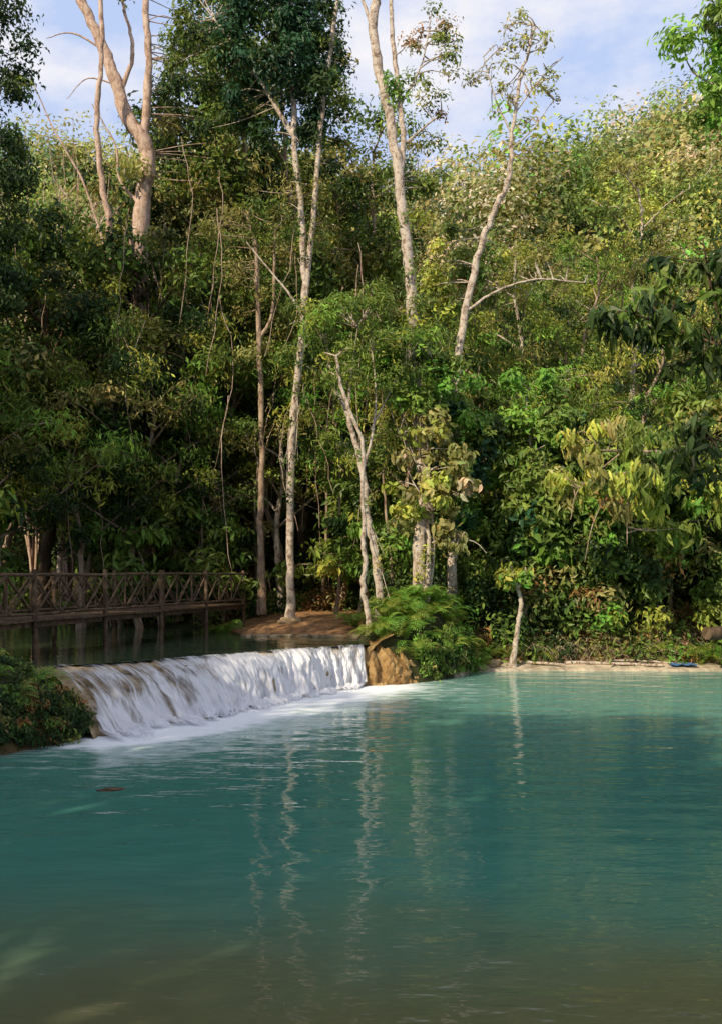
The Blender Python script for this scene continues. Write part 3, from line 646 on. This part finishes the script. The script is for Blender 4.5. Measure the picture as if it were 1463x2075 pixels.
# overhanging shrubs on the east shore: leafy above, dry and brown at the foot
n = 260; xs = rr.uniform(5.2, 15, n); ys = rr.uniform(32.5, 35.5, n); r = rr.uniform(.4, 1.0, n); up_ = .9+rr.random(n)**1.3*5.2
zs = ground_h(xs, ys)
clumps(b, np.stack([xs, ys-.5*np.sqrt(up_), zs+.15+up_], 1), np.stack([r, r*.8, r*.8], 1), 120, pick(n, dict(mid=5, dark=1.8, bright=.9, yel=1, rust=.6, olive=1.6), rr), .24, .42, .5, 4, rr, .4)
n = 120; xs = rr.uniform(5.2, 14, n); ys = rr.uniform(32.5, 34, n); r = rr.uniform(.2, .5, n)
clumps(b, np.stack([xs, ys, ground_h(xs, ys)+r*.6], 1), np.stack([r, r*.8, r], 1), 90, pick(n, dict(rust=4, tan=1.5, mid=1.5, dark=1), rr), .17, .2, 1.1, 4, rr, .2)
# behind mound
n = 60; xs = rr.uniform(1.0, 5, n); ys = rr.uniform(32, 34.5, n); r = rr.uniform(.4, .8, n); up_ = rr.random(n)*3.5
clumps(b, np.stack([xs, ys, ground_h(xs, ys)+.2+up_], 1), np.stack([r, r*.8, r*.8], 1), 130, pick(n, dict(mid=4, dark=3, bright=1), rr), .2, .42, .4, 4, rr, .4)
# near mound on the west bank
xs = rr.uniform(-11, -5.0, 700); ys = rr.uniform(13.5, 21.3, 700); m = (sdf(xs, ys, POOL) > .06) & (sdf(xs, ys, BASIN) > .3); xs, ys = xs[m], ys[m]
r = rr.uniform(.14, .34, len(xs)); zs = ground_h(xs, ys)
clumps(b, np.stack([xs, ys, zs+r*.15], 1), np.stack([r, r, r*.7], 1), 90, pick(len(xs), dict(dark=4, mid=.8, rust=.3), rr), .1, .4, .5, 4, rr, .3)
def edge_fill(E, nn_, nx, ny, mix, size):
    i = rr.integers(0, len(E), nn_); of = rr.uniform(-.12, .35, nn_)
    xs = E[i, 0]+of*nx; ys = E[i, 1]+of*ny; top = np.maximum(ground_h(xs+nx*.4, ys+ny*.4), .3); zs = .12+(top-.1)*rr.random(nn_)**.8
    r = rr.uniform(.1, .24, nn_)
    clumps(b, np.stack([xs, ys, zs], 1), np.stack([r, r, r*.8], 1), 50, pick(nn_, mix, rr), size, .35, 1.0, 4, rr, .2)
edge_fill(spline([(-9.5, 13, 0), (-8.3, 14.3, 0), (-6.3, 16.7, 0), (-5.25, 18.5, 0), (-5.9, 19.6, 0), (-6.9, 21.1, 0)], 40)[:, :2], 520, -.8, .5, dict(dark=4, mid=.8, rust=.6, olive=.3), .1)
edge_fill(spline([(1.7, 28.2, 0), (2.6, 29.2, 0), (3.1, 30.2, 0), (3.5, 31.2, 0)], 30)[:, :2], 200, -.6, .6, dict(mid=3, bright=1.5, dark=1.5, olive=.5), .12)
tag(b.obj("undergrowth", M_leaf), "low dark green undergrowth covering the banks", "undergrowth", "stuff")

# hanging vines
tb = Buf()
for i in range(70):
    x = rr.uniform(-13, 3); y = rr.uniform(33.5, 41); zt = rr.uniform(7, 19) if x < 0 else rr.uniform(8, 14); L = rr.uniform(3, 7)
    sw = rr.normal(0, .7); tube(tb, [(x, y, zt), (x+sw*.5+rr.normal(0, .3), y, zt-L*.4), (x+sw, y+rr.normal(0, .3), zt-L)], .016, .01, 4, 5, wob=.05, rng=rr)
tag(tb.obj("hanging_vines", M_barkpink, True), "thin tan lianas hanging among the trees", "vines", "stuff")

tb = Buf()
for i in range(480):
    x = rr.uniform(4.2, 13); y = rr.uniform(32.0, 33.2); z = gz(x, y); h = rr.uniform(.2, .9); a = rr.normal(0, .6, 2)
    tube(tb, [(x, y, z), (x+a[0]*.4, y+a[1]*.4-.1, z+h*.7), (x+a[0]*h, y+a[1]*h-.3, z+h*.4)], .012, .004, 3, 2, rng=rr)
tag(tb.obj("dry_grass", M_barktan, True), "dry reddish grass and roots hanging over the shore", "dry grass", "stuff")

# ferns
def fern_mesh(seed):
    rf = np.random.default_rng(seed); b = Buf()
    for i in range(12):
        az = i*2.4+rf.normal(0, .2); L = .75+.45*rf.random(); d = np.array([math.cos(az), math.sin(az), 0]); n = 14
        t = np.linspace(0, 1, n)[:, None]
        up = 1.0+.8*rf.random()
        P = d*L*t*.85+np.array([0, 0, 1.])*L*(up*t-.8*t**2.2*up)
        T = norm(np.gradient(P, axis=0)); Sd = np.cross(d, [0, 0, 1.])
        cc = np.array(PAL['bright'][i % 2]) if rf.random() < .6 else np.array(PAL['yel'][2])
        cc = cc*(.6+.6*rf.random())
        tube(b, P[::3], .012, .004, 3, 2, cc*.7, rng=rf)
        for sgn in (-1, 1):
            ln = L*.23*np.sin(np.pi*np.clip(t*.88+.12, 0, 1))**.8
            tip = P+Sd*sgn*ln+T*ln*.5-np.array([0, 0, 1.])*ln*.2
            w = L*.026
            V = np.stack([P-T*w, (P+tip)/2-T*w*.9, tip, (P+tip)/2+T*w*.9], 1)
            b.add(V.reshape(-1, 3), np.arange(n*4).reshape(n, 4), np.repeat(np.tile(cc*(1+rf.normal(0, .1)), (n, 1)), 4, 0))
    return b.mesh("fern", M_leaf)
FM = [fern_mesh(1), fern_mesh(2), fern_mesh(3), fern_mesh(4)]
fern_pts = []
while len(fern_pts) < 46:
    x, y = rr.uniform(0.15, 3.7), rr.uniform(27.9, 31.4)
    d = sdf(np.array([x]), np.array([y]), POOL)[0]
    if (.45 if x < 1.2 else .04) < d < 1.6: fern_pts.append((x, y, rr.uniform(.55, .95)))
for p in [(9.6, 32.5), (11.0, 32.2), (11.5, 32.4), (5.6, 32.4), (4.4, 32.4), (12, 33), (-.2, 32.9), (-4.6, 33.6), (-5, 33.9), (10.4, 32.6), (3.9, 31.9), (11.6, 31.9), (10.9, 32)]:
    fern_pts.append((*p, .95))
for i in range(34):
    x, y = rr.uniform(-8.2, -5.2), rr.uniform(15.6, 20.5)
    if sdf(np.array([x]), np.array([y]), POOL)[0] > .15: fern_pts.append((x, y, rr.uniform(.4, .6)))
for i, (x, y, s) in enumerate(fern_pts):
    o = bpy.data.objects.new("fern", FM[i % 4]); COL.objects.link(o)
    z = gz(x, y)
    o.location = (x, y, z-.03); o.rotation_euler = (rr.normal(0, .12)+.2, rr.normal(0, .12), rr.random()*6.3); o.scale = (s, s, s)
    tag(o, "green arching fern on the damp earth bank", "fern", None, "ferns on the banks")

# ------------------------------------------------------------------ footbridge
def beam(b, p, q, w, h, up=(0, 0, 1)):
    p = np.array(p, float); q = np.array(q, float); t = norm(q-p); up = np.array(up, float)
    if abs(t @ up) > .95: up = np.array([1., 0, 0])
    s = norm(np.cross(t, up)); u = np.cross(s, t)
    V = np.array([e+s*a*w/2+u*c*h/2 for e in (p, q) for a, c in ((-1, -1), (1, -1), (1, 1), (-1, 1))])
    b.add(V, [[0, 1, 2, 3], [7, 6, 5, 4], [0, 4, 5, 1], [1, 5, 6, 2], [2, 6, 7, 3], [3, 7, 4, 0]])
B0 = np.array([-8.35, 19.4]); B1 = np.array([-4.0, 35.2]); bd = (B1-B0)/np.linalg.norm(B1-B0); BL = np.linalg.norm(B1-B0); bn = np.array([bd[1], -bd[0]])
br = bpy.data.objects.new("footbridge", None); COL.objects.link(br); org = (B0[0], B0[1], 1.1); br.location = org
tag(br, "rustic wooden footbridge with crossed railings over the stream", "footbridge")
DZ = 2.04
def bp(s, off, z): q = B0+bd*s+bn*off; return (q[0], q[1], z+.008*math.sin(s*1.9))
b = Buf(); s = 0
while s < BL:
    beam(b, bp(s+.1, -1.62, DZ-.03+rr.normal(0, .004)), bp(s+.1, .12, DZ-.03+rr.normal(0, .004)), .19, .04); s += .205
b.obj("deck", M_wood, False, org, br)
b = Buf()
for off in (-1.4, -.1):
    for i in range(5):
        beam(b, bp(BL*i/5, off, DZ-.125), bp(BL*(i+1)/5-.01, off, DZ-.125), .11, .13)
b.obj("support_beam", M_wood, False, org, br)
NP = 6
for off in (0, -1.5):
    rl = bpy.data.objects.new("railing", None); COL.objects.link(rl); rl.parent = br
    post_s = [.3+(BL-.7)*i/(NP-1) for i in range(NP)]
    for ps in post_s:
        b = Buf(); q = bp(ps, off, 0); zb = .25
        tube(b, [(q[0], q[1], zb), (q[0]+.01, q[1], 1.6), (q[0], q[1], DZ+1.14)], .065, .06, 8, 3, wob=.006, rng=rr)
        b.obj("post", M_wood, True, org, rl)
    for nm, zz, rad in (("top_rail", 1.02, .038), ("bottom_rail", .12, .034)):
        b = Buf(); tube(b, [bp(BL*i/12, off, DZ+zz+rr.normal(0, .01)) for i in range(13)], rad, rad, 7, 3, rng=rr); b.obj(nm, M_wood, True, org, rl)
    for a, c in zip(post_s[:-1], post_s[1:]):
        for j in range(3):
            s0 = a+(c-a)*j/3+.04; s1 = a+(c-a)*(j+1)/3-.04
            b = Buf(); tube(b, [bp(s0, off+.02, DZ+.14), bp(s1, off+.02, DZ+1.0)], .03, .027, 6, 2, wob=.004, rng=rr)
            tube(b, [bp(s0, off-.04, DZ+1.0), bp(s1, off-.04, DZ+.14)], .03, .027, 6, 2, wob=.004, rng=rr)
            b.obj("cross_brace", M_wood, True, org, rl)
            if j: 
                b = Buf(); tube(b, [bp(s0-.04, off, DZ+.1), bp(s0-.04, off, DZ+1.02)], .028, .028, 6, 2, rng=rr); b.obj("baluster", M_wood, True, org, rl)

# ------------------------------------------------------------------ stones, logs, tarp, debris
def rock(x, y, z, sx, sy, sz, seed, mat=M_stone, label="", name="rock", cat="rock", group=None):
    import bmesh
    bm = bmesh.new(); bmesh.ops.create_icosphere(bm, subdivisions=3, radius=1)
    rk = np.random.default_rng(seed); a, c, d = rk.random(3)*6
    for v in bm.verts:
        f = 1+.22*math.sin(v.co.x*3+a)*math.cos(v.co.y*3.3+c)+.14*math.sin(v.co.z*6+d+v.co.x*4)
        v.co *= f; v.co = Vector((v.co.x*sx, v.co.y*sy, max(-.6, min(.75, v.co.z))*sz))
    me = bpy.data.meshes.new(name); bm.to_mesh(me); bm.free(); me.materials.append(mat)
    for p in me.polygons: p.use_smooth = True
    o = bpy.data.objects.new(name, me); COL.objects.link(o); o.location = (x, y, z); o.rotation_euler = (0, 0, rk.random()*.5)
    tag(o, label, cat, None, group); return o
for i in range(9):
    x = -3.6+i*.42+rr.normal(0, .05); rock(x, 31.7+rr.normal(0, .08)-.03*i, 1.08, .2+.1*rr.random(), .12, .09, i+50, label="flat pale stone edging the dirt bank", group="stones edging the dirt bank")
rock(-2.4, 34, 1.45, .35, .2, .18, 80, label="low mossy stone on the dirt bank"); rock(-3.0, 30.2, 1.08, .2, .12, .07, 81, label="small dark stone breaking the stream surface")
rock(4.2, 31.7, .2, .3, .2, .18, 82, label="pale boulder on the sandy shore"); rock(3.8, 31.3, .1, .25, .18, .14, 83, label="pale boulder at the water edge")
rock(-3.55, 14.2, .0, .17, .09, .04, 84, M_barkdark, label="brown lump of debris floating in the pool", name="floating_debris", cat="debris")
def log(pts, r0, r1, label, mat=M_barkpale, name="driftwood"):
    b = Buf(); o0 = pts[0]; tube(b, pts, r0, r1, 9, 5, wob=r0*.15, rng=rr)
    tag(b.obj(name, mat, True, o0), label, "log" if name == "log" else "driftwood")
log([(6.6, 32.1, .2), (8.2, 31.85, .2), (9.6, 31.6, .16)], .06, .035, "long pale driftwood pole on the sandy shore")
log([(7.9, 32.1, .26), (8.9, 32.0, .28), (10.2, 31.8, .18)], .04, .03, "thin bleached driftwood branch on the shore")
log([(5.2, 32.1, .22), (5.9, 31.9, .2), (6.5, 31.75, .16)], .05, .03, "short weathered driftwood stick")
log([(10.5, 30.3, 1.25), (11.4, 30.9, 1.25), (13, 32, 1.2)], .2, .22, "thick brown log jutting over the shore", M_barkdark, "log")
log([(4.9, 9.1, .02), (4.95, 9.3, .06), (4.86, 9.55, .03)], .012, .005, "small dark twig floating on the water", M_barkdark)
# blue tarp
M_tarp = noisy("blue_tarp", [(.3, (.04, .11, .26)), (.7, (.09, .19, .38))], 3, rough=.6, bump=.3)
u = np.linspace(0, 1, 26); v = np.linspace(0, 1, 12); U, V = np.meshgrid(u, v, indexing='ij')
b = Buf(); grid(b, np.dstack([9.8+U*.85, 31.5+V*.4, .14+.07*fbm(U*5, V*4, 71)+.015*np.sin(U*19+V*5)+.04*V]))
tag(b.obj("tarp", M_tarp, True, (0, 0, 0)), "crumpled blue tarp lying on the sandy shore", "tarp")

# ------------------------------------------------------------------ light, sky, camera
w = bpy.data.worlds.new("World"); scene.world = w; w.use_nodes = True
nt = w.node_tree; nt.nodes.clear(); N = nt.nodes.new; L = nt.links.new
sd = Vector((.54, .70, -.58)).normalized(); elev = math.asin(-sd.z); az = math.atan2(-sd.x, -sd.y)
sky = N('ShaderNodeTexSky'); sky.sky_type = 'NISHITA'; sky.sun_disc = False; sky.sun_elevation = elev; sky.sun_rotation = az % (2*math.pi)
bg = N('ShaderNodeBackground'); bg.inputs[1].default_value = .15; out = N('ShaderNodeOutputWorld')
tc = N('ShaderNodeTexCoord'); mp = N('ShaderNodeMapping'); mp.inputs['Scale'].default_value = (1, 1, 2.2)
no = N('ShaderNodeTexNoise'); no.inputs['Scale'].default_value = 3.8; no.inputs['Detail'].default_value = 9; no.inputs['Roughness'].default_value = .6
hz = N('ShaderNodeMix'); hz.data_type = 'RGBA'; hz.inputs[0].default_value = .85; hz.inputs[7].default_value = (3.6, 4.5, 6.7, 1)
rp = ramp(N, [(.42, (.05, .05, .05)), (.62, (1, 1, 1))]); mx = N('ShaderNodeMix'); mx.data_type = 'RGBA'; mx.inputs[7].default_value = (6.5, 6.3, 6.4, 1)
L(tc.outputs['Generated'], mp.inputs[0]); L(mp.outputs[0], no.inputs[0]); L(no.outputs[0], rp.inputs[0]); L(rp.outputs[0], mx.inputs[0])
L(sky.outputs[0], hz.inputs[6]); L(hz.outputs[2], mx.inputs[6]); L(mx.outputs[2], bg.inputs[0]); L(bg.outputs[0], out.inputs[0])
sl = bpy.data.lights.new("sun", 'SUN'); sl.energy = 5; sl.angle = math.radians(.5); sl.color = (1, .86, .62)
so = bpy.data.objects.new("sun", sl); COL.objects.link(so); so.rotation_euler = sd.to_track_quat('-Z', 'Y').to_euler(); so.location = (-30, -20, 40)
cam = bpy.data.cameras.new("camera"); co = bpy.data.objects.new("camera", cam); COL.objects.link(co)
co.location = (0, 0, 3.1); co.rotation_euler = (math.radians(90), 0, 0)
cam.sensor_fit = 'VERTICAL'; cam.sensor_height = 36; cam.sensor_width = 24; cam.lens = 35; cam.shift_y = .0593; cam.clip_end = 1000
scene.camera = co
scene.view_settings.view_transform = 'Standard'; scene.view_settings.look = 'None'; scene.view_settings.exposure = 0
